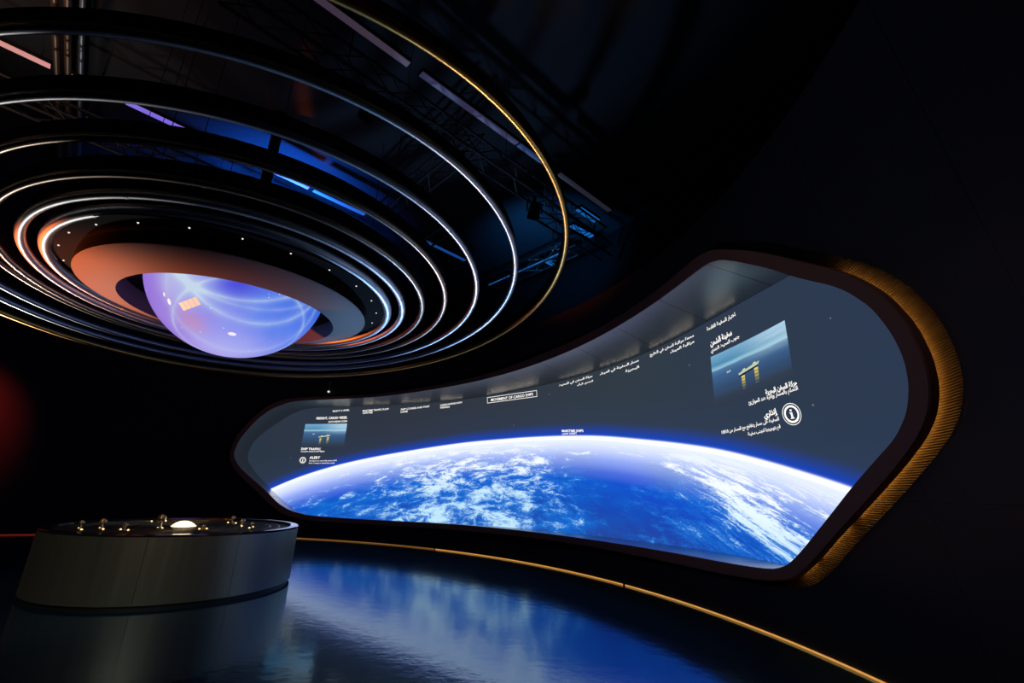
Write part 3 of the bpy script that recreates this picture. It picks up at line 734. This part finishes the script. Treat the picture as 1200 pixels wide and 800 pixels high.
for p, q_, c_l, wd_, lb in [((1.32, 8.53), (1.81, 8.99), (20, 88, 160), .16, 'glowing stand-in for a blue lit truss member outside the golden ring, upper of two'), ((1.25, 9.2), (1.82, 9.65), (18, 92, 175), .14, 'glowing stand-in for a blue lit truss member outside the golden ring, lower of two'),
                       ((-2.25, 10.13), (-1.33, 11.09), (12, 62, 130), .09, 'glowing stand-in for a blue lit truss member between the fourth and fifth rings'), ((-.75, 12.6), (1.14, 10.53), (20, 84, 150), .05, 'thin glowing stand-in for a blue lit truss member, slanting up toward the golden ring'),
                       ((.78, 10.93), (1.08, 11.19), (18, 84, 150), .12, 'stubby glowing stand-in for a blue lit truss member just inside the golden ring')]:
    lin_light((p[0], p[1], Z1), (q_[0], q_[1], Z1), c_l, 1.0, lb, wd_)  # glowing bars put in for truss members that catch blue light
# trusses
m_truss = mat('black_truss_paint', (.02, .02, .022), .4, .45)
def truss(c, d, L, label, s=.32, z=7.15):
    root = thing('lighting_truss', label, 'truss', (c[0], c[1], z), 'lighting trusses under the ceiling'); root.rotation_euler = (0, 0, math.atan2(d.y, d.x))
    h = s/2
    for y in (-h, h):
        for zz in (-h, h): MB().tube([(-L/2, y, zz), (L/2, y, zz)], .024, 8).build('chord', m_truss, root, True, angle=40)
    mb = MB(); n = int(L/.4)
    for i in range(n):
        x0 = -L/2+L*i/n; x1 = -L/2+L*(i+1)/n; sg = 1 if i % 2 else -1
        for y in (-h, h): mb.tube([(x0, y, -h*sg), (x1, y, h*sg)], .011, 5)
        for zz in (-h, h): mb.tube([(x0, -h*sg, zz), (x1, h*sg, zz)], .011, 5)
    mb.build('lattice', m_truss, root)
    for x in (-L*.3, L*.3):
        MB().tube([(x, 0, h), (x, 0, CZ-z)], .012, 6).build('hanger', m_truss, root)
    return root
c2 = P2(.45)+PER*.45
truss((c2.x, c2.y), DIR, 7.6, 'black lattice truss running beside the dim mauve light line')
c1 = P1(.55)+PER*.75
truss((c1.x, c1.y), DIR, 7.0, 'black lattice truss running beside the violet and blue light line')
truss((.25, 11.5), Vector((.67, -.74, 0)), 3.6, 'black lattice truss catching blue light at the far side of the golden ring', z=7.4)
truss((-3.0, 10.9), Vector((.67, -.74, 0)), 4.2, 'black lattice truss crossing behind the rings at the far middle', z=7.4)
truss((-1.9, 7.9), Vector((.67, -.74, 0)), 3.4, 'black lattice truss crossing inside the two outer rings', z=7.5)
truss((1.35, 9.3), DIR, 2.6, 'short black lattice truss beyond the right end of the golden ring', z=7.3)
# pipes running away from the viewer
m_pipe = mat('brown_steel_pipe', (.20, .13, .09), .6, .4)
m_pipe2 = mat('galvanised_pipe', (.25, .28, .34), .6, .4)
for o_, rr, m, lb in [(-.10, .045, m_pipe, 'brown ceiling pipe at the left of a bundle of three'), (.04, .045, m_pipe, 'brown ceiling pipe in the middle of a bundle of three'), (.20, .035, m_pipe2, 'blue lit ceiling pipe at the right of a bundle of three')]:
    a = Vector((-5.8, 4.0, 8.0)); b = Vector((-10.4, 9.1, 8.0)); sd = (b-a).normalized().cross(Vector((0, 0, 1)))
    p = a+sd*o_; q = b+sd*o_
    o = MB().tube([Vector((0, 0, 0)), q-p], rr, 12).build('ceiling_pipe', m, None, True, p, 40); tag(o, lb, 'pipe', 'pipes under the ceiling')
# spotlights on the trusses
def spotlight(loc, rz, tilt, label):
    root = thing('stage_spotlight', label, 'spotlight', loc, 'spotlights clamped to the trusses'); root.rotation_euler = (0, 0, rz)
    MB().box((0, 0, 0), (.06, .05, .10)).build('clamp', m_black, root)
    y = MB(); y.box((0, 0, -.06), (.30, .05, .02)); y.box((-.145, 0, -.17), (.015, .05, .22)); y.box((.145, 0, -.17), (.015, .05, .22)); y.build('yoke', m_black, root)
    M = Matrix.Rotation(tilt, 4, 'X'); hd = MB(); hd.lathe([(0, .16), (.08, .15), (.11, .05), (.12, -.16), (.10, -.16), (.09, -.10), (0, -.10)], 20)
    hd.v = [tuple(M @ Vector(v)+Vector((0, 0, -.24))) for v in hd.v]; hd.build('lamp_head', m_black, root, True, angle=35)
    return root
def tpt(P, t, off): 
    v = P(t)+PER*off; return (v.x, v.y, 6.93)
spotlight(tpt(P2, .15, .45), .8, .5, 'black spotlight on the truss at the top middle of the view')
spotlight(tpt(P2, .42, .45), 1.4, -.4, 'black spotlight on the truss beside the mauve light line')
spotlight(tpt(P2, .70, .45), .3, .5, 'black spotlight on the truss near the golden ring')
spotlight(tpt(P1, .35, .75), 2.0, .4, 'black spotlight on the truss above the pink light')
spotlight(tpt(P1, .80, .75), .5, -.5, 'black spotlight on the truss above the dome')

# small sensor above the frame at the far end of the wall
q = wp(80.6, 4.42, -.03)
sen = thing('wall_sensor', 'small thin sensor rod on the dark wall above the left part of the screen', 'sensor', q)
MB().tube([(0, 0, -.10), (0, 0, .22)], .018, 10).build('rod', m_pipe2, sen, True, angle=40)
MB().lathe([(0, -.03), (.03, -.02), (.03, .02), (0, .02)], 12, c=(0, 0, -.10)).build('tip', m_stud, sen, True)

# ------------------------------------------------------------------ lamps
def lamp(name, typ, loc, target, power, colr, label=None, **kw):
    ld = bpy.data.lights.new(name, typ); ld.energy = power; ld.color = colr
    for k, v in kw.items(): setattr(ld, k, v)
    o = bpy.data.objects.new(name, ld); COL.objects.link(o); o.location = loc
    if target is not None: o.rotation_euler = (Vector(target)-Vector(loc)).to_track_quat('-Z', 'Y').to_euler()
    return o
EX = (-11.6, 10.0, 1.2)
lamp('orange_spot', 'SPOT', (-11.2, 5.2, .3), (-5.1, 6.9, 4.7), 6200, (1, .16, .02), spot_size=.54, spot_blend=.6, shadow_soft_size=.12)
lamp('exhibit_ring_spot', 'SPOT', (-11.9, 10.4, .9), (-7.8, 5.6, 4.8), 520, (1, .95, .90), spot_size=.85, spot_blend=.6, shadow_soft_size=.2)
lamp('ring_side_fill', 'SPOT', (-2.4, 13.0, .3), (-1.8, 7.6, 4.8), 1000, (.30, .56, 1), spot_size=.85, spot_blend=.6, shadow_soft_size=.22)  # added fill for the right side of rings and saucer, no fixture there
lamp('red_spot', 'SPOT', (-12.0, 8.6, 4.4), (-14.9, 12.3, 2.5), 1300, (1, .05, .03), spot_size=.85, spot_blend=1, shadow_soft_size=.2)
lamp('blue_spot', 'SPOT', (-4.6, 8.0, 6.2), (-5.4, 9.2, 8.2), 2200, (.01, .15, 1), spot_size=2.0, spot_blend=1, shadow_soft_size=.1)
lamp('blue_spot', 'SPOT', (.3, 9.4, 6.3), (.8, 10.6, 7.6), 300, (.04, .35, 1), spot_size=1.9, spot_blend=1, shadow_soft_size=.1)
lamp('warm_ceiling_spot', 'SPOT', (-7.0, 3.2, 6.6), (-6.6, 5.4, 8.2), 90, (1, .58, .42), spot_size=2.4, spot_blend=1, shadow_soft_size=.2)
lamp('table_fill_spot', 'SPOT', (-3.5, -2.0, 6.5), (-5.6, 7.6, .4), 760, (1, .84, .62), spot_size=.42, spot_blend=.6, shadow_soft_size=.4)  # added unseen front fill that brightens the table side
lamp('wall_fill_spot', 'SPOT', (-1.5, 1.2, 7.0), (3.5, 4.6, 2.6), 60, (.85, .85, 1), spot_size=1.1, spot_blend=1, shadow_soft_size=.4)  # added unseen fill for the right wall and the frame face
lamp('gold_ring_fill', 'SPOT', (-1.8, 12.4, .3), (.1, 5.4, 5.6), 650, (1, .52, .18), spot_size=.42, spot_blend=.8, shadow_soft_size=.15)  # added warm fill to make the outermost ring gleam gold
lamp('exhibit_ring_spot', 'SPOT', (-11.9, 10.4, .9), (-6.6, 3.2, 5.1), 900, (1, .95, .90), spot_size=.34, spot_blend=.8, shadow_soft_size=.2)  # extra beam added to brighten the near left arc of the large silver ring
